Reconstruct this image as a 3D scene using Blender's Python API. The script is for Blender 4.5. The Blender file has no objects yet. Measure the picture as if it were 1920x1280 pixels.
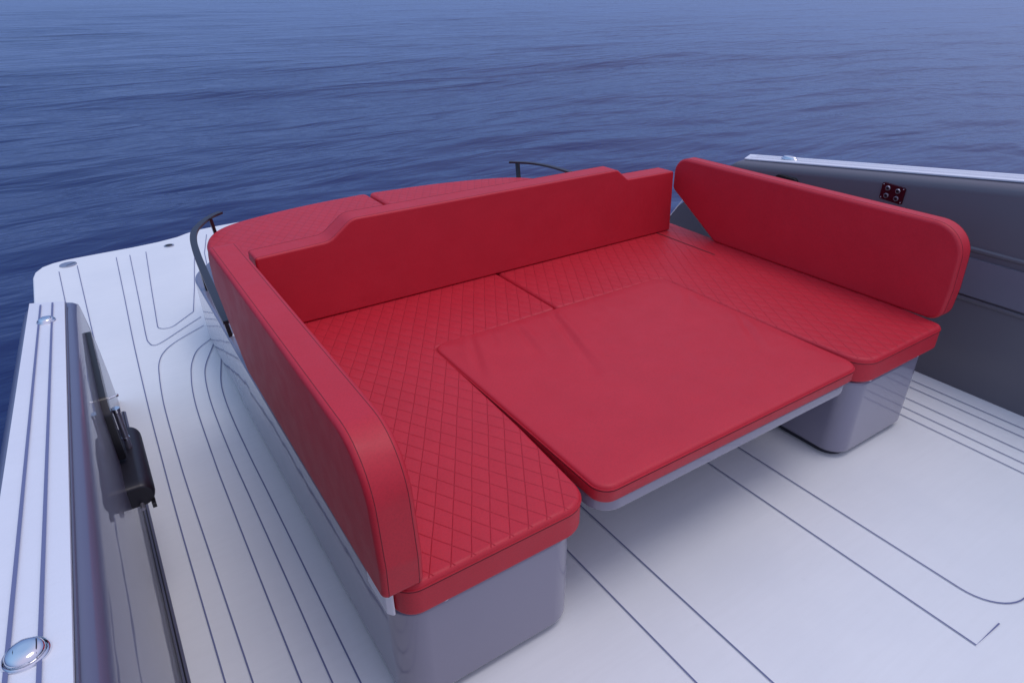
import bpy, bmesh, math, random
from mathutils import Vector, Matrix, noise
random.seed(4)
S = bpy.context.scene
COL = S.collection
PI = math.pi

# ------------------------------------------------------------------ helpers
def tag(o, label=None, cat=None, group=None, kind=None):
    if label: o['label'] = label
    if cat: o['category'] = cat
    if group: o['group'] = group
    if kind: o['kind'] = kind
    return o

def empty(name, loc=(0, 0, 0)):
    o = bpy.data.objects.new(name, None)
    o.location = loc
    o.empty_display_size = .1
    COL.objects.link(o)
    return o

def link(name, bm, mat, parent=None, smooth=True, wn=True):
    bmesh.ops.recalc_face_normals(bm, faces=bm.faces)
    me = bpy.data.meshes.new(name)
    bm.to_mesh(me); bm.free()
    for p in me.polygons: p.use_smooth = smooth
    o = bpy.data.objects.new(name, me)
    me.materials.append(mat)
    if smooth: me.set_sharp_from_angle(angle=math.radians(38))
    COL.objects.link(o)
    if parent is not None:
        o.parent = parent
        o.matrix_parent_inverse = Matrix.Translation(-Vector(parent.location))
    if smooth and wn:
        m = o.modifiers.new('wn', 'WEIGHTED_NORMAL'); m.keep_sharp = True
    return o

def rounded(pts, n=6):
    """pts: (x, y, r) corners -> outline with arcs"""
    out = []
    N = len(pts)
    for i in range(N):
        p = Vector(pts[i][:2]); r = pts[i][2] if len(pts[i]) > 2 else 0
        a = Vector(pts[i-1][:2]); b = Vector(pts[(i+1) % N][:2])
        if r <= 0:
            out.append(tuple(p)); continue
        da = (a-p).normalized(); db = (b-p).normalized()
        ang = da.angle(db); t = r/math.tan(ang/2)
        t = min(t, .49*(a-p).length, .49*(b-p).length); r2 = t*math.tan(ang/2)
        bis = (da+db).normalized(); c = p + bis*(r2/math.sin(ang/2))
        s = p+da*t-c; e = p+db*t-c
        tot = s.angle(e); sg = 1 if s.cross(e) > 0 else -1
        for k in range(n+1):
            th = sg*tot*k/n
            v = Vector((s.x*math.cos(th)-s.y*math.sin(th), s.x*math.sin(th)+s.y*math.cos(th)))
            out.append(tuple(c+v))
    return out

def inset(pts, d):
    n = len(pts); out = []
    for i in range(n):
        p = Vector(pts[i]); a = Vector(pts[i-1]); b = Vector(pts[(i+1) % n])
        t0 = (p-a).normalized(); t1 = (b-p).normalized()
        n0 = Vector((-t0.y, t0.x)); n1 = Vector((-t1.y, t1.x))
        m = n0+n1
        m = m/max(.25, m.dot(n0)) if m.length > 1e-6 else n0
        out.append(tuple(p+m*d))
    return out

def prism(bm, pts, h0, h1, axis='Z', bev=0, seg=3, bev_bottom=True, taper=0):
    """extrude the outline along an axis with rounded rims, laid up ring by ring"""
    def P(a, b, h):
        if axis == 'Z': return (a, b, h)
        if axis == 'X': return (h, a, b)      # outline in (y, z)
        return (a, h, b)                       # outline in (x, z)
    clean = [p for k, p in enumerate(pts) if (Vector(p)-Vector(pts[k-1])).length > 1e-5]
    area = sum(clean[k-1][0]*clean[k][1]-clean[k][0]*clean[k-1][1] for k in range(len(clean)))
    if area < 0: clean = clean[::-1]
    lo, hi = min(h0, h1), max(h0, h1)
    bev = min(bev, (hi-lo)*.49)
    prof = []
    if bev > 0:
        if bev_bottom:
            for k in range(seg+1):
                t = PI/2*k/seg; prof.append((bev*(1-math.sin(t)), lo+bev*(1-math.cos(t))))
        else: prof.append((0, lo))
        for k in range(seg+1):
            t = PI/2*k/seg; prof.append((bev*(1-math.cos(t)), hi-bev*(1-math.sin(t))))
    else: prof = [(0, lo), (0, hi)]
    rings = []
    for d, h in prof:
        q = inset(clean, d) if d > 1e-7 else clean
        rings.append([bm.verts.new(P(a, b, h)) for a, b in q])
    n = len(clean)
    bm.faces.new(rings[0][::-1]); bm.faces.new(rings[-1])
    for A, B in zip(rings, rings[1:]):
        for k in range(n): bm.faces.new((A[k], A[(k+1) % n], B[(k+1) % n], B[k]))
    return bm

def tube(bm, pts, r, closed=False, sides=8, flat=None):
    """polyline tube; flat=(w,h): ribbon of rectangular section, w horizontal"""
    pts = [Vector(p) for p in pts]
    n = len(pts); rings = []
    for i, p in enumerate(pts):
        a = pts[i-1] if (i > 0 or closed) else p
        b = pts[(i+1) % n] if (i < n-1 or closed) else p
        t = (b-a).normalized()
        up = Vector((0, 0, 1)) if abs(t.z) < .95 else Vector((1, 0, 0))
        s = t.cross(up).normalized(); u = s.cross(t).normalized()
        if flat:
            w, h = flat[0]/2, flat[1]/2
            sec = [(-w, -h), (w, -h), (w, h), (-w, h)]
            rings.append([bm.verts.new(p + s*x + u*y) for x, y in sec])
        else:
            rings.append([bm.verts.new(p + s*r*math.cos(2*PI*k/sides) + u*r*math.sin(2*PI*k/sides)) for k in range(sides)])
    m = len(rings[0])
    for i in range(n if closed else n-1):
        A, B = rings[i], rings[(i+1) % n]
        for k in range(m):
            bm.faces.new((A[k], A[(k+1) % m], B[(k+1) % m], B[k]))
    if not closed:
        bm.faces.new(rings[0][::-1]); bm.faces.new(rings[-1])
    return bm

def lathe(bm, prof, c, axis='Z', seg=32):
    rings = []
    for r, h in prof:
        ring = []
        for k in range(seg):
            a = 2*PI*k/seg; x, y = r*math.cos(a), r*math.sin(a)
            if axis == 'Z': v = (c[0]+x, c[1]+y, c[2]+h)
            elif axis == 'X': v = (c[0]+h, c[1]+x, c[2]+y)
            else: v = (c[0]+x, c[1]+h, c[2]+y)
            ring.append(bm.verts.new(v))
        rings.append(ring)
    for A, B in zip(rings, rings[1:]):
        for k in range(seg):
            bm.faces.new((A[k], A[(k+1) % seg], B[(k+1) % seg], B[k]))
    bm.faces.new(rings[0][::-1]); bm.faces.new(rings[-1])
    return bm

def spline(pts, n=10, closed=False):
    """Catmull-Rom through the points"""
    P = [Vector(p) for p in pts]; out = []; N = len(P)
    rng = range(N if closed else N-1)
    for i in rng:
        p1, p2 = P[i], P[(i+1) % N]
        p0 = P[i-1] if (i > 0 or closed) else p1*2-p2
        p3 = P[(i+2) % N] if (i+2 < N or closed) else p2*2-p1
        for k in range(n):
            t = k/n
            out.append(.5*((2*p1) + (p2-p0)*t + (2*p0-5*p1+4*p2-p3)*t*t + (3*p1-p0-3*p2+p3)*t**3))
    if not closed: out.append(P[-1])
    return out

# ------------------------------------------------------------------ materials
def mat(name, base, rough=.5, metal=0, spec=.5, coat=0, coat_rough=.03, ior=None):
    m = bpy.data.materials.new(name); m.use_nodes = True
    b = m.node_tree.nodes['Principled BSDF']
    b.inputs['Base Color'].default_value = (*base, 1)
    b.inputs['Roughness'].default_value = rough
    b.inputs['Metallic'].default_value = metal
    b.inputs['Specular IOR Level'].default_value = spec
    b.inputs['Coat Weight'].default_value = coat
    b.inputs['Coat Roughness'].default_value = coat_rough
    if ior: b.inputs['IOR'].default_value = ior
    return m, m.node_tree, b

def nd(nt, t, **kw):
    n = nt.nodes.new(t)
    for k, v in kw.items(): setattr(n, k, v)
    return n

def math_(nt, op, a, b=None, c=None):
    n = nd(nt, 'ShaderNodeMath', operation=op)
    for i, v in enumerate((a, b, c)):
        if v is None: continue
        if isinstance(v, (int, float)): n.inputs[i].default_value = v
        else: nt.links.new(v, n.inputs[i])
    return n.outputs[0]

def noise_tex(nt, vec, scale, detail=3, rough=.5, dist=0):
    n = nd(nt, 'ShaderNodeTexNoise')
    n.inputs['Scale'].default_value = scale
    n.inputs['Detail'].default_value = detail
    n.inputs['Roughness'].default_value = rough
    n.inputs['Distortion'].default_value = dist
    nt.links.new(vec, n.inputs['Vector'])
    return n.outputs['Fac']

def mapping(nt, scale=(1, 1, 1), rot=(0, 0, 0), loc=(0, 0, 0)):
    tc = nd(nt, 'ShaderNodeTexCoord')
    mp = nd(nt, 'ShaderNodeMapping')
    mp.inputs['Scale'].default_value = scale
    mp.inputs['Rotation'].default_value = rot
    mp.inputs['Location'].default_value = loc
    nt.links.new(tc.outputs['Object'], mp.inputs['Vector'])
    return mp.outputs['Vector']

def bump(nt, b, h, strength, dist, prev=None, port='Normal'):
    n = nd(nt, 'ShaderNodeBump')
    n.inputs['Strength'].default_value = strength
    n.inputs['Distance'].default_value = dist
    nt.links.new(h, n.inputs['Height'])
    if prev is not None: nt.links.new(prev, n.inputs['Normal'])
    nt.links.new(n.outputs['Normal'], b.inputs[port])
    return n.outputs['Normal']

def mixcol(nt, b, fac, c1, c2, port='Base Color'):
    n = nd(nt, 'ShaderNodeMix', data_type='RGBA')
    if isinstance(fac, float): n.inputs[0].default_value = fac
    else: nt.links.new(fac, n.inputs[0])
    for i, c in ((6, c1), (7, c2)):
        if isinstance(c, tuple): n.inputs[i].default_value = (*c, 1)
        else: nt.links.new(c, n.inputs[i])
    if b is not None: nt.links.new(n.outputs[2], b.inputs[port])
    return n.outputs[2]

def ramp(nt, v, lo, hi):
    n = nd(nt, 'ShaderNodeMapRange')
    n.inputs[1].default_value = lo; n.inputs[2].default_value = hi
    nt.links.new(v, n.inputs[0]); n.interpolation_type = 'SMOOTHSTEP'
    return n.outputs[0]

RED = (.60, .020, .038)
RED_D = (.51, .016, .031)
def vinyl(name, quilt=False):
    m, nt, b = mat(name, RED, .52, spec=.42)
    v = mapping(nt)
    big = noise_tex(nt, v, 7, 3)
    mixed = mixcol(nt, None, big, RED, RED_D)
    gr = noise_tex(nt, v, 210, 2, .8)
    mixed = mixcol(nt, None, math_(nt, 'MULTIPLY', ramp(nt, gr, .42, .66), .30), mixed, (.36, .013, .026))
    fine = noise_tex(nt, v, 260, 3, .7)
    mid = noise_tex(nt, v, 38, 3, .55)
    wave = noise_tex(nt, v, 9, 2, .5)
    h = math_(nt, 'ADD', math_(nt, 'MULTIPLY', fine, .30), math_(nt, 'MULTIPLY', mid, .5))
    h = math_(nt, 'ADD', h, math_(nt, 'MULTIPLY', wave, 3.2))
    nrm = bump(nt, b, h, .55, .0012)
    if quilt:
        sp = nd(nt, 'ShaderNodeSeparateXYZ'); nt.links.new(v, sp.inputs[0])
        # slight wander of the stitched rows
        wob = math_(nt, 'MULTIPLY', math_(nt, 'SUBTRACT', noise_tex(nt, v, 5, 2), .5), .16)
        fx = math_(nt, 'DIVIDE', sp.outputs[0], .053)
        fy = math_(nt, 'DIVIDE', sp.outputs[1], .0894)
        ds = []
        for op, off in (('ADD', -.21), ('SUBTRACT', -.885)):
            f = math_(nt, 'ADD', math_(nt, op, fx, fy), off)
            f = math_(nt, 'ADD', f, wob)
            d = math_(nt, 'ABSOLUTE', math_(nt, 'SUBTRACT', math_(nt, 'FRACT', math_(nt, 'ADD', f, .5)), .5))
            ds.append(d)
        d = math_(nt, 'MINIMUM', ds[0], ds[1])              # 0 on a stitch row, .5 in the middle
        puff = math_(nt, 'MULTIPLY', ds[0], ds[1])
        puff = math_(nt, 'POWER', math_(nt, 'MULTIPLY', puff, 4.0), .5)
        groove = ramp(nt, d, .0, .045)
        hh = math_(nt, 'ADD', math_(nt, 'MULTIPLY', puff, .75), math_(nt, 'MULTIPLY', groove, .7))
        geo = nd(nt, 'ShaderNodeNewGeometry')
        sn = nd(nt, 'ShaderNodeSeparateXYZ'); nt.links.new(geo.outputs['True Normal'], sn.inputs[0])
        top = math_(nt, 'GREATER_THAN', sn.outputs[2], .8)
        hh = math_(nt, 'MULTIPLY', hh, top)
        nrm = bump(nt, b, hh, .55, .0038, nrm)
        line = math_(nt, 'MULTIPLY', math_(nt, 'SUBTRACT', 1.0, ramp(nt, d, .004, .022)), top)
        line = math_(nt, 'MULTIPLY', line, .34)
        mixed = mixcol(nt, None, line, mixed, (.16, .006, .012))
    nt.links.new(mixed, b.inputs['Base Color'])
    rr = nd(nt, 'ShaderNodeMapRange'); nt.links.new(noise_tex(nt, v, 16, 4), rr.inputs[0])
    rr.inputs[3].default_value = .42; rr.inputs[4].default_value = .62
    nt.links.new(rr.outputs[0], b.inputs['Roughness'])
    return m
M = {}
M['red'] = vinyl('red_vinyl')
M['quilt'] = vinyl('red_quilted_vinyl', True)
M['thread'] = mat('dark_red_thread', (.11, .008, .015), .7)[0]

def gelcoat(name, col, rough=.32, coat=1.0, cr=.03, wav=.6):
    m, nt, b = mat(name, col, rough, coat=coat, coat_rough=cr)
    v = mapping(nt)
    n1 = noise_tex(nt, v, 3.2, 3)
    mixcol(nt, b, n1, col, tuple(c*.88 for c in col))
    bump(nt, b, noise_tex(nt, v, 4.5, 2, .4), wav, .004, port='Coat Normal')
    bump(nt, b, noise_tex(nt, v, 300, 2), .1, .0005)
    return m
M['gel'] = gelcoat('grey_gelcoat', (.225, .212, .285), coat=1.0, wav=.35)
M['gel_panel'] = gelcoat('glossy_grey_gelcoat', (.135, .14, .21), .35, .5, .012, .10)
M['liner'] = gelcoat('matt_grey_side_liner', (.125, .12, .145), .5, .25, .25, .3)
M['hull'] = gelcoat('hull_paint', (.30, .33, .40), .3)
M['trim'] = mat('dark_grey_trim', (.11, .115, .17), .4)[0]

def foam(name, a, c):
    m, nt, b = mat(name, a, .45, spec=.5)
    v = mapping(nt)
    n1 = noise_tex(nt, v, 1.7, 5, .6)
    col = mixcol(nt, None, ramp(nt, n1, .35, .7), a, c)
    vs = mapping(nt, (2.5, 40, 1), (0, 0, 0))
    n3 = noise_tex(nt, vs, 1.4, 3, .6)                     # faint cross-grain of the brushed sheet
    col = mixcol(nt, None, math_(nt, 'MULTIPLY', ramp(nt, n3, .35, .75), .35), col, tuple(x*.93 for x in a))
    sp = noise_tex(nt, v, 26, 3, .75)                        # scuffs
    col = mixcol(nt, b, math_(nt, 'MULTIPLY', ramp(nt, sp, .60, .80), .22), col, tuple(x*.82 for x in a))
    bump(nt, b, noise_tex(nt, v, 380, 2), .35, .0008)
    return m
M['deck'] = foam('pale_deck_foam', (.82, .835, .825), (.77, .79, .79))
M['cap'] = foam('pale_cap_foam', (.80, .81, .84), (.76, .77, .81))
M['caulk'] = mat('blue_grey_caulk', (.15, .17, .31), .6)[0]
M['steel'] = mat('polished_steel', (.78, .78, .80), .09, 1)[0]
M['steel_b'] = mat('brushed_steel', (.42, .42, .48), .32, .8)[0]
M['black'] = mat('black_anodised', (.012, .012, .016), .28, spec=.6)[0]
M['black_m'] = mat('black_plastic', (.014, .013, .02), .42, spec=.5)[0]
M['rail'] = mat('black_satin_rail', (.018, .019, .028), .38, spec=.5)[0]
M['maroon'] = mat('maroon_anodised_plate', (.055, .006, .014), .22, .25)[0]
M['white'] = mat('white_plastic', (.8, .8, .83), .3)[0]
M['hole'] = mat('dark_opening', (.004, .004, .006), .6)[0]
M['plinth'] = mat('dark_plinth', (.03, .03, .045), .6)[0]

# ------------------------------------------------------------------ sea
def sea():
    m, nt, b = mat('sea_water', (.006, .014, .085), .06, spec=.5, ior=1.333)
    def layer(sc, rot, detail, rough, dist=0, scale=1.0):
        return noise_tex(nt, mapping(nt, sc, (0, 0, rot)), scale, detail, rough, dist)
    a1 = layer((.42, 1.35, 1), -.12, 3, .5, .4)
    a2 = layer((1.5, 4.2, 1), .10, 3, .55, .5)
    a3 = layer((5, 12, 1), -.28, 2, .5, .3)
    a0 = layer((.10, .34, 1), -.2, 3, .5, .6)
    h = math_(nt, 'ADD', math_(nt, 'MULTIPLY', a0, 2.6), math_(nt, 'MULTIPLY', a1, 1.1))
    h = math_(nt, 'ADD', h, math_(nt, 'MULTIPLY', a2, .24))
    h = math_(nt, 'ADD', h, math_(nt, 'MULTIPLY', a3, .03))
    bump(nt, b, h, .55, .20)
    pt = noise_tex(nt, mapping(nt, (.05, .11, 1)), 1, 3)
    mixcol(nt, b, pt, (.004, .014, .085), (.007, .022, .115))
    bm = bmesh.new()
    rows, cols = 330, 560
    radii = [1.2*(1.0235**i) for i in range(rows)]
    waves = []
    rnd = random.Random(11)
    for i in range(26):
        L = .9*1.17**i*(.9+.2*rnd.random())
        th = PI/2 + rnd.gauss(-.1, .38)
        waves.append((2*PI/L*math.cos(th), 2*PI/L*math.sin(th), rnd.random()*6.28, .0046*L**.66, L))
    ZS = -.62
    grid = []
    for r in radii:
        ring = []
        cell = r*2*PI/cols
        for k in range(cols):
            a = 2*PI*k/cols
            x = 1.4 + r*math.cos(a); y = 1.0 + r*math.sin(a); z = 0
            for kx, ky, ph, A, L in waves:
                if L > 2.2*cell:
                    z += A*min(1, (L/cell-2.2)/3)*math.sin(kx*x+ky*y+ph)
            ring.append(bm.verts.new((x, y, ZS+z)))
        grid.append(ring)
    for A, B in zip(grid, grid[1:]):
        for k in range(cols):
            bm.faces.new((A[k], A[(k+1) % cols], B[(k+1) % cols], B[k]))
    bm.faces.new(grid[0])
    o = link('sea', bm, m, wn=False)
    return tag(o, kind='structure')
sea()

# ------------------------------------------------------------------ deck and hull
CX = 1.455
left = [(-.02, -1.6), (-.02, 2.80), (-.02, 3.05), (-.30, 3.25), (-.42, 3.45), (-.43, 4.80)]
dk = [(-.30, -1.6), (-.34, 2.6), (-.405, 3.4), (-.43, 4.33), (-.432, 4.80), (-.42, 4.90), (-.38, 4.985), (-.32, 5.03), (-.24, 5.055), (-.05, 5.065), (.16, 5.072),
      (.32, 5.092), (.45, 5.13), (.52, 5.178), (.60, 5.215), (.72, 5.232), (.9, 5.238), (1.04, 5.24), (CX, 5.245)]
outline = dk + [(2*CX-x, y) for x, y in dk[-2::-1]]
bm = bmesh.new(); prism(bm, outline, -.10, 0, bev=.012, seg=3)
deck = tag(link('deck', bm, M['deck']), kind='structure')

def ribbon(bm, pts, w, z):
    pts = [Vector((p[0], p[1])) for p in pts]
    n = len(pts); L = []; Rr = []
    for i, p in enumerate(pts):
        a = pts[max(0, i-1)]; b = pts[min(n-1, i+1)]
        t = (b-a).normalized(); s = Vector((-t.y, t.x))*w/2
        # mitre
        if 0 < i < n-1:
            t1 = (p-a).normalized(); c = max(.4, t1.dot(t)); s = s/c
        L.append(bm.verts.new((*(p+s), z))); Rr.append(bm.verts.new((*(p-s), z)))
    for i in range(n-1):
        bm.faces.new((L[i], Rr[i], Rr[i+1], L[i+1]))
def seam_line(pts, w=.0042, z=.0035, sm=True, parent=deck):
    bm = bmesh.new()
    if sm: pts = [tuple(p) for p in spline([(x, y, 0) for x, y in pts], 8)]
    ribbon(bm, pts, w, z)
    return link('caulk_line', bm, M['caulk'], parent, smooth=False)
lines = [
 [(.041, 4.90), (.015, 4.162), (-.009, 3.522), (-.022, 3.076), (-.030, 2.726), (-.035, 2.379), (-.039, 2.044), (-.040, 1.712), (-.040, 1.29), (-.040, .5), (-.04, -1.5)],
 [(.122, 4.896), (.076, 3.974), (.053, 3.537), (.054, 3.44), (.071, 3.392), (.114, 3.408), (.229, 3.513), (.334, 3.607)],
 [(.324, 3.486), (.174, 3.374), (.104, 3.289), (.068, 3.189), (.050, 3.06), (.033, 2.845), (.025, 2.643), (.019, 2.344), (.017, 2.142), (.018, 1.712), (.019, 1.251), (.019, .5), (.019, -1.5)],
 [(.325, 3.305), (.244, 3.216), (.194, 3.083), (.166, 2.93), (.149, 2.782), (.138, 2.597), (.129, 2.269), (.126, 2.092), (.123, 1.612), (.122, 1.184), (.122, .5), (.122, -1.5)],
 [(.325, 3.24), (.251, 3.045), (.222, 2.91), (.203, 2.713), (.194, 2.499), (.189, 2.23), (.189, 2.0), (.189, 1.494), (.188, 1.14), (.188, .5), (.188, -1.5)],
 [(.325, 3.07), (.278, 2.855), (.260, 2.709), (.250, 2.493), (.247, 2.191), (.248, 1.961), (.248, 1.465), (.248, 1.099), (.248, .5), (.248, -1.5)],
]
for l in lines: seam_line(l)
u_in = rounded([(.221, 4.902, 0), (.158, 4.125, 0), (.108, 3.478, .045), (.311, 3.70, .02), (.382, 4.066, 0), (.45, 4.45, 0), (.50, 4.72, 0)])
seam_line(u_in, sm=False)
seam_line([(-.289, 4.82), (-.276, 4.252), (-.262, 3.6)], sm=False)
seam_line([(-.186, 4.875), (-.174, 3.633), (-.165, 3.1)], sm=False)
seam_line([(.64, 5.05), (.55, 4.65), (.48, 4.1)], sm=False)
for m_ in (-1,):   # starboard mirror of the platform lines
    for l in lines[1:]: 
        seam_line([(2*CX-x, y) for x, y in l if y > 1.9])
# cockpit lines
seam_line(rounded([(1.652, 1.95, 0), (1.660, .287, 0), (1.785, .285, 0)]), sm=False)
seam_line(rounded([(1.824, 1.95, 0), (1.822, .285, .12), (2.30, .285, .12), (2.30, -1.5, 0)], 10), sm=False)
seam_line([(1.119, 1.95), (1.119, -1.5)], sm=False)
seam_line([(.958, 1.95), (.958, -1.5)], sm=False)
for x in (2.552, 2.615, 2.692, 2.792, 2.855):
    seam_line([(x+.004, 1.9), (x, .9), (x-.004, -1.5)], sm=False)

bm = bmesh.new()
ho = [(-.30, -1.6), (-.33, 2.6), (-.37, 4.3), (-.36, 4.75), (-.2, 4.93), (.3, 4.98), (CX, 5.08)]
ho = ho + [(2*CX-x, y) for x, y in ho[-2::-1]]
prism(bm, ho, -1.0, -.104, bev=.03)
tag(link('boat_hull', bm, M['hull']), 'grey boat hull sitting in the sea under the pale deck and swim platform', 'boat hull')

# ------------------------------------------------------------------ side bulwarks
def ztop(y): return .735 + .115*(2.25-max(y, -.2))
def yaft(z): 
    # sloping aft end of a bulwark, upright at the foot
    pts = [(0, 2.93), (.1, 2.895), (.33, 2.74), (.43, 2.67), (.60, 2.48), (.735, 2.325), (.8, 2.25)]
    for (z0, y0), (z1, y1) in zip(pts, pts[1:]):
        if z <= z1: return y0 + (y1-y0)*(z-z0)/(z1-z0)
    return pts[-1][1]
def bulwark(side):
    # section: x given for port (mirrored copy uses its own x), z fixed or relative to the top
    if side == 'port':
        X = dict(foot=-.130, face=-.1175, r1=-.119, r2=-.1235, r3=-.132, cap0=-.142, cap1=-.237, o1=-.246, o2=-.256, o3=-.262, out=-.266)
    else:
        X = dict(foot=2.952, face=2.992, r1=2.996, r2=3.006, r3=3.024, cap0=3.044, cap1=3.195, o1=3.225, o2=3.245, o3=3.26, out=3.30)
    sec = [(X['foot'], 'a', .004), (X['foot']+(X['face']-X['foot'])*.25, 'f', .25), (X['foot']+(X['face']-X['foot'])*.5, 'f', .5), (X['foot']+(X['face']-X['foot'])*.75, 'f', .75), (X['face'], 't', -.045), (X['r1'], 't', -.026), (X['r2'], 't', -.013), (X['r3'], 't', -.004), (X['cap0'], 't', -.001),
           (X['cap1'], 't', 0), (X['o1'], 't', -.004), (X['o2'], 't', -.018), (X['o3'], 't', -.035), (X['out'], 'a', .02), (X['out'], 'a', -.35), (X['foot']+(X['out']-X['foot'])*.3, 'a', -.35)]
    ys = [-1.6, -.8, -.2, .3, .8, 1.3, 1.8, 2.1]
    bm = bmesh.new(); rings = []
    def zz(md, v, y):
        t = ztop(y)
        return v if md == 'a' else (t*v if md == 'f' else t+v)
    for y in ys:
        rings.append([bm.verts.new((x, y, zz(md, v, y))) for x, md, v in sec])
    last = []
    for x, md, v in sec:
        z = zz(md, v, 2.325)
        last.append(bm.verts.new((x, yaft(max(0, z)) - (.075*max(0, z)/.73 if side == 'port' else 0), z)))
    rings.append(last)
    n = len(sec)
    for A, B in zip(rings, rings[1:]):
        for k in range(n):
            bm.faces.new((A[k], A[(k+1) % n], B[(k+1) % n], B[k]))
    bm.faces.new(rings[0]); endf = bm.faces.new(rings[-1][::-1])
    bmesh.ops.bevel(bm, geom=[e for e in endf.edges], offset=.006, segments=2, affect='EDGES')
    root = empty('side_bulwark', ((X['foot']+X['out'])/2, .6, 0))
    link('panel', bm, M['gel_panel'] if side == 'port' else M['liner'], root)
    if side == 'starboard':
        bm = bmesh.new()
        tube(bm, [(X['foot']+(X['face']-X['foot'])*min(1, z/.68)-.001, yaft(z)-.002, z) for z in (.08, .2, .33, .43, .52, .60, .68)], .0035, sides=6)
        link('edge_bead', bm, M['white'], root)
    # foam cap
    sgn = 1 if side == 'starboard' else -1
    a, b = X['cap0']+sgn*.0035, X['cap1']-sgn*.002
    bm = bmesh.new()
    ya, yb = (2.22, 2.275) if side == 'port' else (2.325, 2.40)
    sts = [-1.6, -.2, .3, .8, 1.3, 1.8, 2.1]
    rows = []
    for i, y in enumerate(sts+[None]):
        y0 = y if y is not None else ya; y1 = y if y is not None else yb
        rows.append([bm.verts.new((a, y0, ztop(y0)+.001)), bm.verts.new((a, y0, ztop(y0)+.008)),
                     bm.verts.new((b, y1, ztop(y1)+.008)), bm.verts.new((b, y1, ztop(y1)+.001))])
    for A, B in zip(rows, rows[1:]):
        for k in range(4): bm.faces.new((A[k], A[(k+1) % 4], B[(k+1) % 4], B[k]))
    bm.faces.new(rows[-1]); bm.faces.new(rows[0][::-1])
    cap = link('foam_cap', bm, M['cap'], root, smooth=False)
    for t in (.33, .665):
        x = a+(b-a)*t
        bm = bmesh.new()
        pts = [(x, y, ztop(y)+.0108) for y in sts[:-1]] + [(x, ya+.0, ztop(ya)+.0108)]
        w = .0025
        vs = [(bm.verts.new((x-w, p[1], p[2])), bm.verts.new((x+w, p[1], p[2]))) for p in pts]
        for (p, q), (r, s) in zip(vs, vs[1:]): bm.faces.new((p, q, s, r))
        link('caulk_line', bm, M['caulk'], cap, smooth=False)
    # thin dark joint between foam and gelcoat
    bm = bmesh.new()
    x = X['cap0']+sgn*.001
    tube(bm, [(x, y, ztop(y)+.0015) for y in sts[:-1]+[ya-.005]], .0022, sides=6)
    link('cap_joint', bm, M['trim'], root)
    return root
port = tag(bulwark('port'), 'glossy grey bulwark with pale striped cap along the left edge of the photo', 'bulwark')
star = tag(bulwark('starboard'), 'dark grey bulwark behind the red bolster on the right with pale cap', 'bulwark')

# dark trim rail at the foot of the port bulwark
bm = bmesh.new()
sec = rounded([(0, .004, 0), (.016, .004, .002), (.0155, .010, .003), (.009, .014, .003), (.0, .014, 0)], 3)
tr = [(-.1285+a, b) for a, b in sec]
prism(bm, tr, -1.6, 2.80, axis='Y', bev=.002, seg=1)
g = link('trim_rail', bm, M['trim'], port)
bm = bmesh.new(); tube(bm, [(-.121, -1.6, .0155), (-.121, 2.79, .0155)], .002, sides=8)
link('rail_bead', bm, M['black_m'], g)

# starboard recess handle, pocket
bm = bmesh.new()
prism(bm, rounded([(1.935, .645, .02), (2.065, .645, .02), (2.065, .716, .024), (1.935, .709, .024)]), 2.972, 2.994, axis='X', bev=.003, seg=2)
hnd = link('recess_handle', bm, M['hole'], star)
bm = bmesh.new()
po = rounded([(.10, .395, .03), (1.135, .395, .03), (1.135, .600, .03), (.10, .600, .03)])
loop = [(2.982 if z > .5 else 2.972, y, z) for y, z in po]
tube(bm, loop, .011, closed=True, sides=10)
pk = link('pocket_rim', bm, M['liner'], star)
M['pocket'] = gelcoat('pocket_grey', (.155, .155, .20), .45, .5, .2, .3)
bm = bmesh.new()
lo = rounded([(.12, .415, .03), (1.115, .415, .03), (1.115, .565, .035), (.12, .565, .035)])
vs0 = [bm.verts.new((2.958+(z-.415)*.06, y, z)) for y, z in lo]
vs1 = [bm.verts.new((2.990, y, z)) for y, z in lo]
f = bm.faces.new(vs0); bm.faces.new(vs1[::-1])
for i in range(len(lo)): bm.faces.new((vs0[i], vs0[(i+1) % len(lo)], vs1[(i+1) % len(lo)], vs1[i]))
bmesh.ops.bevel(bm, geom=list(f.edges), offset=.008, segments=3, affect='EDGES')
link('pocket_flap', bm, M['pocket'], star)

# switch plate on starboard bulwark
sp = empty('switch_plate', (2.985, 1.47, .745))
tag(sp, 'maroon square plate with four round steel buttons on the dark grey side wall', 'switch plate')
bm = bmesh.new()
yc, zc, hy, hz = 1.468, .745, .053, .037
prism(bm, rounded([(yc-hy, zc-hz-.004, .009), (yc+hy, zc-hz+.004, .009), (yc+hy, zc+hz+.004, .009), (yc-hy, zc+hz-.004, .009)]), 2.984, 3.0, axis='X', bev=.002, seg=2)
link('plate', bm, M['maroon'], sp)
for sy in (-1, 1):
    for sz in (-1, 1):
        c = (2.984, yc+sy*.023, zc+sz*.0165+sy*.002)
        bm = bmesh.new(); lathe(bm, [(.0112, 0), (.0112, -.003), (.0098, -.0055), (.0078, -.006), (.0074, -.003), (.0072, 0)], c, axis='X', seg=24)
        bt = link('button', bm, M['steel_b'], sp)
        bm = bmesh.new(); lathe(bm, [(.0066, .0), (.0066, -.0035), (.005, -.0048)], c, axis='X', seg=20)
        link('button_centre', bm, M['black'], bt)
        bm = bmesh.new(); lathe(bm, [(.0026, 0), (.0026, -.0012), (.0015, -.002)], (2.984, yc+sy*.045, zc+sz*.029+sy*.003), axis='X', seg=10)
        link('screw', bm, M['steel'], sp)

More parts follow.
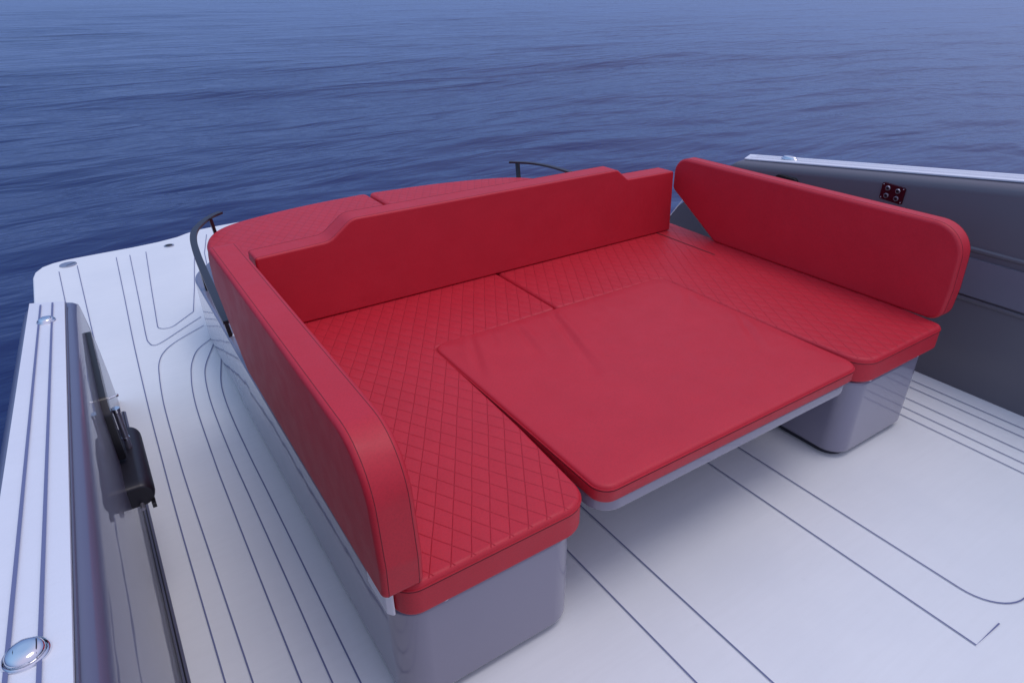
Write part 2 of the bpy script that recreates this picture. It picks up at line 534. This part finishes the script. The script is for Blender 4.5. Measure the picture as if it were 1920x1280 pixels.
# ------------------------------------------------------------------ cleats
def cleat(loc, rx, ry, rot, label, dome=.0125):
    root = empty('pop_up_cleat', loc)
    def el(bm, prof):
        seg = 40; rings = []
        for s, h in prof:
            ring = []
            for k in range(seg):
                a = 2*PI*k/seg; x, y = rx*s*math.cos(a), ry*s*math.sin(a)
                ring.append(bm.verts.new((loc[0]+x*math.cos(rot)-y*math.sin(rot), loc[1]+x*math.sin(rot)+y*math.cos(rot), loc[2]+h)))
            rings.append(ring)
        for A, B in zip(rings, rings[1:]):
            for k in range(seg): bm.faces.new((A[k], A[(k+1) % seg], B[(k+1) % seg], B[k]))
        bm.faces.new(rings[0][::-1]); bm.faces.new(rings[-1])
    bm = bmesh.new(); el(bm, [(1, 0), (1, .002), (.97, .0045), (.90, .0065), (.86, .0045), (.84, .002)])
    link('base_ring', bm, M['steel'], root)
    bm = bmesh.new(); d = dome
    el(bm, [(.83, .001), (.83, .35*d), (.78, .65*d), (.66, .88*d), (.45, .98*d), (.2, d)])
    h = link('cleat_head', bm, M['steel'], root)
    bm = bmesh.new()
    for o in (-.45, .45):
        pts = []
        for k in range(9):
            t = -.72+1.44*k/8
            x, y = rx*(o+.08*math.cos(t*2)), ry*t*(1 if abs(o) < .4 else .92)
            s = math.sqrt((o**2)+(t**2)*.85)
            zz = d*math.sqrt(max(.02, 1-min(1, (s/.86))**3)) + .0004
            pts.append((loc[0]+x*math.cos(rot)-y*math.sin(rot), loc[1]+x*math.sin(rot)+y*math.cos(rot), loc[2]+zz))
        tube(bm, pts, .0007, sides=5)
    link('groove', bm, M['black_m'], h)
    return tag(root, label, 'cleat', 'pop-up cleats')
cleat((-.1875, .672, ztop(.672)+.0078), .0235, .0225, 0, 'polished steel pop-up cleat on the left cap, nearest and largest at the bottom corner', .014)
cleat((-.188, 2.025, ztop(2.025)+.0078), .023, .024, 0, 'small polished steel pop-up cleat near the aft end of the left cap', .013)
cleat((3.125, 2.10, ztop(2.10)+.0078), .026, .05, 0, 'polished steel pop-up cleat on the pale cap of the right bulwark', .018)
r = empty('flush_cleat', (-.235, 4.93, 0)); tag(r, 'flat round grey metal cleat set flush in the corner of the swim platform', 'cleat', 'pop-up cleats')
bm = bmesh.new(); lathe(bm, [(.050, .001), (.050, .004), (.047, .006), (.02, .0062)], (-.235, 4.93, 0), seg=40)
link('cleat_plate', bm, M['steel_b'], r)
bm = bmesh.new(); ribbon(bm, [(-.245, 4.90), (-.225, 4.915), (-.205, 4.93), (-.19, 4.945)], .006, .0072)
link('groove', bm, M['black_m'], r, smooth=False)
r = empty('deck_socket', (.373, 4.95, 0)); tag(r, 'small round dark socket with a pale rim in the platform near the handrail', 'deck fitting')
bm = bmesh.new(); lathe(bm, [(.033, .001), (.033, .004), (.029, .006), (.024, .005), (.023, .001)], (.373, 4.95, 0), seg=32)
link('socket_rim', bm, M['steel_b'], r)
bm = bmesh.new(); lathe(bm, [(.022, .001), (.022, .0055), (.018, .0065)], (.373, 4.95, 0), seg=32)
link('socket_cap', bm, M['hole'], r)

# ------------------------------------------------------------------ black bracket on the port panel
r = empty('folding_bracket', (-.09, 1.85, .45))
tag(r, 'black bracket with long arm and steel pins on the inside of the left bulwark', 'bracket')
def yz_plate(name, pts, x0, x1, m, bev=.002, parent=r):
    bm = bmesh.new(); prism(bm, pts, x0, x1, axis='X', bev=bev, seg=2)
    return link(name, bm, m, parent)
arm = yz_plate('arm', rounded([(2.14, .640, .006), (2.14, .670, .008), (1.79, .622, .02), (1.755, .585, .015), (1.762, .44, 0), (1.815, .44, 0), (1.822, .572, .012), (2.05, .606, .01)]), -.1235, -.104, M['black'], .0025)
bm = bmesh.new(); prism(bm, rounded([(2.06, .628, .006), (1.99, .618, .006), (1.99, .634, .006), (2.06, .644, .006)]), -.1041, -.1034, axis='X')
link('arm_slot', bm, M['steel_b'], arm)
def seg_tube(name, a, b, rad, m, parent=r, sides=16):
    bm = bmesh.new(); tube(bm, [a, b], rad, sides=sides); return link(name, bm, m, parent)
tb = seg_tube('tube', (-.0945, 1.832, .552), (-.0945, 1.838, .405), .0085, M['steel_b'])
seg_tube('collar', (-.0945, 1.832, .560), (-.0945, 1.832, .549), .0105, M['steel'], tb)
seg_tube('collar', (-.0945, 1.836, .462), (-.0945, 1.836, .455), .0100, M['steel'], tb)
pn = seg_tube('pin', (-.106, 1.873, .572), (-.084, 1.876, .574), .0028, M['steel'])
bm = bmesh.new(); lathe(bm, [(.001, 0), (.0042, .001), (.0046, .005), (.003, .007)], (-.086, 1.876, .574), axis='X', seg=16)
link('pin_knob', bm, M['steel'], pn)
# body: a D-shaped drum lying along the panel
bm = bmesh.new()
R_, xc, zc_ = .032, -.0925, .388
rings = []
for yy, k_ in ((1.642, .70), (1.645, .84), (1.652, .94), (1.664, .99), (1.680, 1), (1.935, 1), (1.948, .985), (1.953, .95)):
    ring = []
    for q in range(28):
        a = -PI/2 + PI*q/27
        ring.append(bm.verts.new((xc+R_*k_*math.cos(a), yy, zc_+R_*1.15*k_*math.sin(a))))
    ring.append(bm.verts.new((-.1238, yy, zc_+R_*1.15*k_))); ring.append(bm.verts.new((-.1238, yy, zc_-R_*1.15*k_)))
    rings.append(ring)
for A, B in zip(rings, rings[1:]):
    for k in range(30): bm.faces.new((A[k], A[(k+1) % 30], B[(k+1) % 30], B[k]))
bm.faces.new(rings[0]); bm.faces.new(rings[-1][::-1])
bd = link('body', bm, M['black_m'], r)
bm = bmesh.new(); tube(bm, [(-.114, 1.9545, .392), (-.070, 1.9545, .392)], .0022, sides=6)
link('slot', bm, M['hole'], bd)
seg_tube('bolt', (-.100, 1.66, .366), (-.100, 1.622, .362), .0055, M['steel_b'], bd)
bm = bmesh.new(); prism(bm, rounded([(1.66, .352, .002), (1.63, .348, .002), (1.63, .362, .002), (1.66, .366, .002)]), -.078, -.068, axis='X')
link('stop_tab', bm, M['black'], bd)

# ------------------------------------------------------------------ moulded sunbed base
base = empty('sunbed_base', (CX, 2.2, 0))
tag(base, 'glossy grey moulded base under all the red sunbed cushions', 'sunbed base')
BO = [(.317, .950, .075), (.826, .950, .080), (.826, 1.93, .06), (2.045, 1.93, .06), (2.045, .950, .075), (2.512, .950, .075), (2.60, 2.4, .3), (2.60, 3.34, .28), (2.35, 3.72, .25),
      (CX, 3.84, .6), (.56, 3.72, .25), (.318, 3.36, .28), (.312, 2.3, .3)]
bm = bmesh.new(); prism(bm, rounded(BO, 8), .022, .330, bev=.012, seg=4)
link('moulding', bm, M['gel'], base)
BI = [(x+(.016 if x < CX and x < .6 else (-.016 if (x < CX or x > 2.2) else .016)), y+(.016 if y < 1.5 else (.0)), r_) for x, y, r_ in BO]
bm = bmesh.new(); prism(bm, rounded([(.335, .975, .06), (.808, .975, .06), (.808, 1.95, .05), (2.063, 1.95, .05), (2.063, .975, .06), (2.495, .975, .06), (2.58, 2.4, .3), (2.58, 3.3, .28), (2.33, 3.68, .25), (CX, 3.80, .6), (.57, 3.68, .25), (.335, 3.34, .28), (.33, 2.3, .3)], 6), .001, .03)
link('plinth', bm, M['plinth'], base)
# locker door seam in the outer port wall
bm = bmesh.new(); tube(bm, [(.3155, 2.17, .03), (.3155, 2.17, .31)], .0022, sides=6)
link('locker_seam', bm, M['trim'], base)
# dark raised lip between ledge and pad
bm = bmesh.new()
PADO = [(.405, 2.45, .02), (.400, 3.20, .18), (.455, 3.57, .16), (.70, 3.76, .22), (1.43, 3.835, .03), (1.43, 2.45, .02)]
seat_studs = [(.345, 2.58), (.435, .960), (.88, 2.40), (2.13, .960), (2.44, .960)]
for i, (x, y) in enumerate(seat_studs):
    bm2 = bmesh.new(); lathe(bm2, [(.013, 0), (.013, .003), (.010, .006), (.004, .007)], (x, y, .330), seg=20)
    link('stud', bm2, M['white'], base)
bm.free()
bm = bmesh.new(); prism(bm, rounded([(.306, .985, .006), (.322, .965, .004), (.322, 1.10, .004), (.306, 1.10, .006)], 3), .333, .415, bev=.002, seg=1)
link('corner_bracket', bm, M['white'], base)

# ------------------------------------------------------------------ cushions
def stitch_loop(name, pts, z, r_, parent, m='thread'):
    bm = bmesh.new(); tube(bm, [(x, y, z) for x, y in pts], r_, closed=True, sides=6)
    return link(name, bm, M[m], parent)

def pad(name, pts, z0, z1, label, cat, group=None, quilt=True, bev=.014, arc=8):
    o = rounded(pts, arc)
    c = Vector((sum(p[0] for p in o)/len(o), sum(p[1] for p in o)/len(o), z0))
    root = empty(name, c)
    bm = bmesh.new(); prism(bm, o, z0, z1, bev=bev, seg=5)
    link('cover', bm, M['quilt' if quilt else 'red'], root)
    stitch_loop('piping', o, z1-bev-.001, .0022, root, 'red')
    stitch_loop('stitching', o, z1-bev-.0065, .0010, root)
    return tag(root, label, cat, group)

Z0, Z1 = .334, .432
G = 'quilted red sunbed seat cushions'
pad('seat_cushion', [(.322, .938, .055), (.848, .938, .080), (.880, 1.85, 0), (.93, 1.885, .03), (1.441, 1.885, .01), (1.441, 2.40, .01), (.322, 2.40, .03)][:2] +
    [(.872, 1.30, 0), (.888, 1.862, .02), (1.440, 1.882, .02), (1.440, 2.405, .02), (.322, 2.405, .03)], Z0, Z1,
    'quilted red seat cushion on the left arm, its rounded front corner nearest the camera', 'cushion', G)
pad('seat_cushion', [(2.045, .938, .085), (2.556, .938, .035), (2.590, 1.2, .2), (2.602, 2.0, .3), (2.612, 2.43, .03), (2.44, 2.43, .02), (2.44, 2.405, 0), (1.447, 2.405, .02), (1.447, 1.882, .02), (2.014, 1.870, .02), (2.02, 1.3, 0)], Z0, Z1,
    'quilted red seat cushion on the right arm, beneath the long side bolster', 'cushion', G)
strip = [o_ for o_ in bpy.data.objects if o_.name.startswith('seat_cushion') and o_.type == 'EMPTY'][-1]
bm = bmesh.new()
ribbon(bm, [(2.424, 2.405), (2.4235, 2.2), (2.423, 2.05), (2.4225, 1.93)], .0075, Z1+.0012)
link('slit', bm, M['thread'], strip, smooth=False)
G2 = 'quilted red aft sunpads'
PADO = [(x, y) for x, y, _ in spline([(.405, 2.45, 0), (.402, 3.0, 0), (.408, 3.28, 0), (.445, 3.50, 0), (.55, 3.65, 0), (.75, 3.735, 0), (1.05, 3.80, 0), (1.39, 3.832, 0)], 6)] + [(1.42, 3.826), (1.43, 3.80), (1.43, 2.45)]
pad('sunpad', PADO, .36, .458, 'quilted red aft sunpad left of the seam, rounded at its outer corner behind the backrest', 'sunpad', G2, bev=.02, arc=12)
pad('sunpad', [(x, y) for x, y, _ in [(1.448, 2.45, 0), (1.448, 3.80, 0), (1.458, 3.826, 0)] + spline([(1.488, 3.832, 0), (1.85, 3.80, 0), (2.16, 3.735, 0), (2.38, 3.65, 0), (2.52, 3.50, 0), (2.585, 3.28, 0), (2.60, 3.0, 0), (2.60, 2.45, 0)], 6)], .36, .458,
    'quilted red aft sunpad right of the seam, seen just above the backrest', 'sunpad', G2, bev=.02, arc=12)

# filler cushion on the lowered table: grid top with soft creases
def filler():
    cx, cy, a, b, r_ = 1.4415, 1.403, .5625, .4670, .050
    z0, z1 = .386, .441
    root = tag(empty('filler_cushion', (cx, cy, z0)), 'plain smooth red filler cushion lying on the table between the two seats', 'cushion')
    def ring(d, n=22):
        A, B = a-d, b-d; R_ = max(r_-d, .004)
        cs = [(A-R_, B-R_, 0), (-(A-R_), B-R_, PI/2), (-(A-R_), -(B-R_), PI), (A-R_, -(B-R_), 1.5*PI)]
        out = []
        for q in range(4):
            x0, y0, t0 = cs[q]
            for k in range(10):
                t = t0+PI/2*k/9; out.append((x0+R_*math.cos(t), y0+R_*math.sin(t)))
            x1, y1, t1 = cs[(q+1) % 4]
            p = (x0+R_*math.cos(t0+PI/2), y0+R_*math.sin(t0+PI/2)); s = (x1+R_*math.cos(t1), y1+R_*math.sin(t1))
            for k in range(1, 100): out.append((p[0]+(s[0]-p[0])*k/100, p[1]+(s[1]-p[1])*k/100))
        return out
    CRE = [((-.045, .455), (-.182, .02), .017, .0062), ((-.222, .45), (-.282, .19), .014, .0042), ((-.410, .45), (-.520, .18), .015, .0050),
           ((-.33, .45), (-.37, .33), .012, .0022), ((.15, .455), (.12, .33), .018, .0022), ((.54, .02), (.40, -.18), .014, .0036), ((.55, .30), (.44, .16), .015, .0026)]
    def crease(x, y):
        # soft folds running from the aft edge forward
        h = 0
        for (xa, ya), (xb, yb), w, A in CRE:
            ax, ay = xb-xa, yb-ya; L2 = ax*ax+ay*ay
            t = ((x-xa)*ax+(y-ya)*ay)/L2
            if t < -.25 or t > 1.15: continue
            u = ((x-xa)*ay-(y-ya)*ax)/math.sqrt(L2)
            f = math.sin(PI*min(1, max(0, (t+.25)/1.4)))**.7 if t > .15 else 1.0*min(1, (t+.25)/.25)
            ww = w*(1+.5*max(0, t))
            h += A*f*(1.0*math.exp(-((u+ww)/ww)**2) - 1.1*math.exp(-((u-.2*ww)/(ww*.8))**2) + .5*math.exp(-((u-1.8*ww)/ww)**2))
        h += .0020*noise.noise(Vector((x*5, y*5, 1.3)))+.0008*noise.noise(Vector((x*17, y*17, 4)))
        return h
    bm = bmesh.new(); rings = []
    prof = [(.004, z0), (0, z0+.006), (0, z1-.012)]
    for k in range(1, 6):
        t = PI/2*k/5; prof.append((.012*(1-math.cos(t)), z1-.012+.012*math.sin(t)))
    for i, (d, z) in enumerate(prof):
        rings.append([bm.verts.new((cx+x, cy+y, z)) for x, y in ring(d)])
    for k in range(1, 50):
        d = .012+(b-.02)*(k/49)
        e = min(1, (d-.012)/.05)
        rings.append([bm.verts.new((cx+x, cy+y, z1+.0035*math.sin(e*PI/2)+crease(x, y)*e)) for x, y in ring(d)])
    n = len(rings[0])
    for A, B in zip(rings, rings[1:]):
        for k in range(n): bm.faces.new((A[k], A[(k+1) % n], B[(k+1) % n], B[k]))
    bm.faces.new(rings[0][::-1]); bm.faces.new(rings[-1])
    link('cover', bm, M['red'], root, wn=False)
    o = [(cx+x, cy+y) for x, y in ring(-.0004)]
    stitch_loop('piping', o, z1-.011, .0022, root, 'red')
    stitch_loop('stitching', o, z1-.0165, .0010, root)
    return root
filler()

tbl = tag(empty('drop_table', (1.4415, 1.405, 0)), 'grey table lowered level with the seats, holding up the plain red filler cushion', 'table')
bm = bmesh.new(); prism(bm, rounded([(.885, .945, .07), (1.998, .945, .07), (1.998, 1.86, .05), (.885, 1.86, .05)], 8), .338, .384, bev=.010, seg=3)
link('tabletop', bm, M['gel'], tbl)
bm = bmesh.new(); lathe(bm, [(.14, .001), (.14, .008), (.12, .014), (.055, .018), (.045, .03), (.045, .34)], (1.44, 1.5, 0), seg=32)
link('leg', bm, M['steel_b'], tbl)

# bolsters: outline in (y, z) run along x
def bolster(name, pts, x0, x1, label, group):
    o = rounded(pts, 10)
    root = empty(name, ((x0+x1)/2, 1.6, .44))
    bm = bmesh.new(); prism(bm, o, x0, x1, axis='X', bev=.014, seg=5)
    link('cover', bm, M['red'], root)
    for x in (x0+.013, x1-.013):
        bm = bmesh.new(); tube(bm, [(x, y, z) for y, z in o], .0007, closed=True, sides=6)
        link('stitching', bm, M['thread'], root)
    return tag(root, label, 'bolster', group)
GB = 'red side bolsters of the sunbed'
bolster('side_bolster', [(.935, .430, .02), (.930, .52, .10), (.955, .795, .20), (2.375, .795, .09), (2.375, .635, .03), (2.06, .430, .05)], .287, .383,
        'long red side bolster on the left, ending in a rounded front close to the camera', GB)
bolster('side_bolster', [(.962, .430, .055), (.955, .56, .10), (.966, .798, .21), (2.375, .798, .09), (2.375, .635, .03), (2.06, .430, .05)], 2.560, 2.640,
        'long red side bolster on the right, in front of the dark grey bulwark', GB)

# backrest: outline in (x, z) run along y
o = rounded([(.432, .434, .010), (2.512, .434, .010), (2.497, .744, .012), (2.187, .748, .03), (2.118, .802, .035), (.798, .803, .075), (.705, .733, .075), (.430, .724, .010)], 10)
br = tag(empty('backrest', (1.46, 2.37, .44)), 'long red backrest across the sunbed, raised in the middle with lower stepped ends', 'backrest')
bm = bmesh.new(); prism(bm, o, 2.314, 2.424, axis='Y', bev=.008, seg=4)
link('cover', bm, M['red'], br)
for y in (2.3235, 2.4145):
    bm = bmesh.new(); tube(bm, [(x, y, z) for x, z in o], .0007, closed=True, sides=6)
    link('stitching', bm, M['thread'], br)

# ------------------------------------------------------------------ handrails
def handrail(path, posts, label):
    root = empty('handrail', (path[0][0], path[0][1], .33))
    bm = bmesh.new()
    tube(bm, spline([(x, y, z) for x, y, z in path], 8), 0, flat=(.030, .012))
    bmesh.ops.bevel(bm, geom=[e for e in bm.edges if e.calc_face_angle(0) > 1.2], offset=.0015, segments=1, affect='EDGES')
    link('top_bar', bm, M['rail'], root)
    for (tx, ty, tz), (bx, by, bz) in posts:
        d = Vector((bx-tx, by-ty, bz-tz))
        bm = bmesh.new()
        w, h = .016, .008
        A = [bm.verts.new((tx+sx*h, ty+sy*w, tz)) for sx, sy in ((-1, -1), (1, -1), (1, 1), (-1, 1))]
        B = [bm.verts.new((bx+sx*h, by+sy*w, bz)) for sx, sy in ((-1, -1), (1, -1), (1, 1), (-1, 1))]
        for k in range(4): bm.faces.new((A[k], A[(k+1) % 4], B[(k+1) % 4], B[k]))
        bm.faces.new(A[::-1]); bm.faces.new(B)
        link('post', bm, M['black'], root, smooth=False)
    return tag(root, label, 'handrail', 'black handrails around the sunbed')
zr = .52
handrail([(.562, 3.70, zr), (.506, 3.655, zr), (.449, 3.575, zr), (.392, 3.46, zr), (.358, 3.311, zr), (.334, 3.085, zr), (.318, 2.836, zr), (.306, 2.623, zr), (.296, 2.423, zr), (.292, 2.30, zr)],
         [((.495, 3.628, zr), (.515, 3.63, .325)), ((.338, 3.16, zr), (.345, 3.137, .329)), ((.312, 2.66, zr), (.328, 2.592, .329))],
         'black flat-bar handrail curving round the left corner of the aft sunpad')
handrail([(2.463, 3.786, zr), (2.512, 3.737, zr), (2.575, 3.652, zr), (2.613, 3.528, zr), (2.625, 3.351, zr), (2.630, 3.0, zr), (2.632, 2.5, zr)],
         [((2.500, 3.742, zr), (2.49, 3.70, .325)), ((2.618, 3.2, zr), (2.60, 3.2, .325)), ((2.62, 2.66, zr), (2.598, 2.66, .325))],
         'black curved handrail showing above the right side of the backrest')

# ------------------------------------------------------------------ light
SUN_EL, SUN_AZ = math.radians(74), math.radians(125)      # azimuth from +Y (aft) towards +X
w = bpy.data.worlds.new('World'); S.world = w; w.use_nodes = True
nt = w.node_tree; bg = nt.nodes['Background']
sky = nd(nt, 'ShaderNodeTexSky', sky_type='NISHITA')
sky.sun_disc = False
sky.sun_elevation = SUN_EL; sky.sun_rotation = SUN_AZ
sky.air_density = 1.0; sky.dust_density = 2.0; sky.ozone_density = 3.0
# a dusk veil of cloud: low sky aft is dim and blue, overhead and forward it is a paler lavender
tc = nd(nt, 'ShaderNodeTexCoord'); sx = nd(nt, 'ShaderNodeSeparateXYZ'); nt.links.new(tc.outputs['Generated'], sx.inputs[0])
g = math_(nt, 'ADD', sx.outputs[2], math_(nt, 'MULTIPLY', sx.outputs[1], -.30))
g = ramp(nt, g, -.32, .80)
side = math_(nt, 'ADD', math_(nt, 'MULTIPLY', sx.outputs[0], -.8), math_(nt, 'MULTIPLY', sx.outputs[1], .6))
side = ramp(nt, side, -.2, .9)
high = mixcol(nt, None, side, (5.6, 5.6, 8.0), (3.1, 5.3, 8.7))
veil = mixcol(nt, None, g, (1.30, 2.15, 4.85), high)
col = mixcol(nt, None, .9, sky.outputs[0], veil)
nt.links.new(col, bg.inputs['Color'])
bg.inputs['Strength'].default_value = .12
sd = bpy.data.lights.new('sun', 'SUN'); sd.energy = .78; sd.angle = math.radians(26); sd.color = (1.0, .94, .94)
so = bpy.data.objects.new('sun', sd); COL.objects.link(so)
dv = Vector((math.sin(SUN_AZ)*math.cos(SUN_EL), math.cos(SUN_AZ)*math.cos(SUN_EL), math.sin(SUN_EL)))
so.rotation_euler = dv.to_track_quat('Z', 'Y').to_euler(); so.location = dv*20

# ------------------------------------------------------------------ camera
cd = bpy.data.cameras.new('camera'); cam = bpy.data.objects.new('camera', cd); COL.objects.link(cam)
R0 = Vector((.83500394, -.55018802, -.00784701)); R1 = Vector((-.2658621, -.39092307, -.88119039)); R2 = Vector((.48175282, .73788366, -.47269644))
mw = Matrix((R0, -R1, -R2)).transposed().to_4x4(); mw.translation = Vector((0, 0, 1.55))
cam.matrix_world = mw
cd.sensor_width = 36; cd.lens = 22.934; cd.clip_start = .02; cd.clip_end = 10000
S.camera = cam
S.view_settings.view_transform = 'Standard'; S.view_settings.look = 'None'; S.view_settings.gamma = 1
S.view_settings.exposure = 0
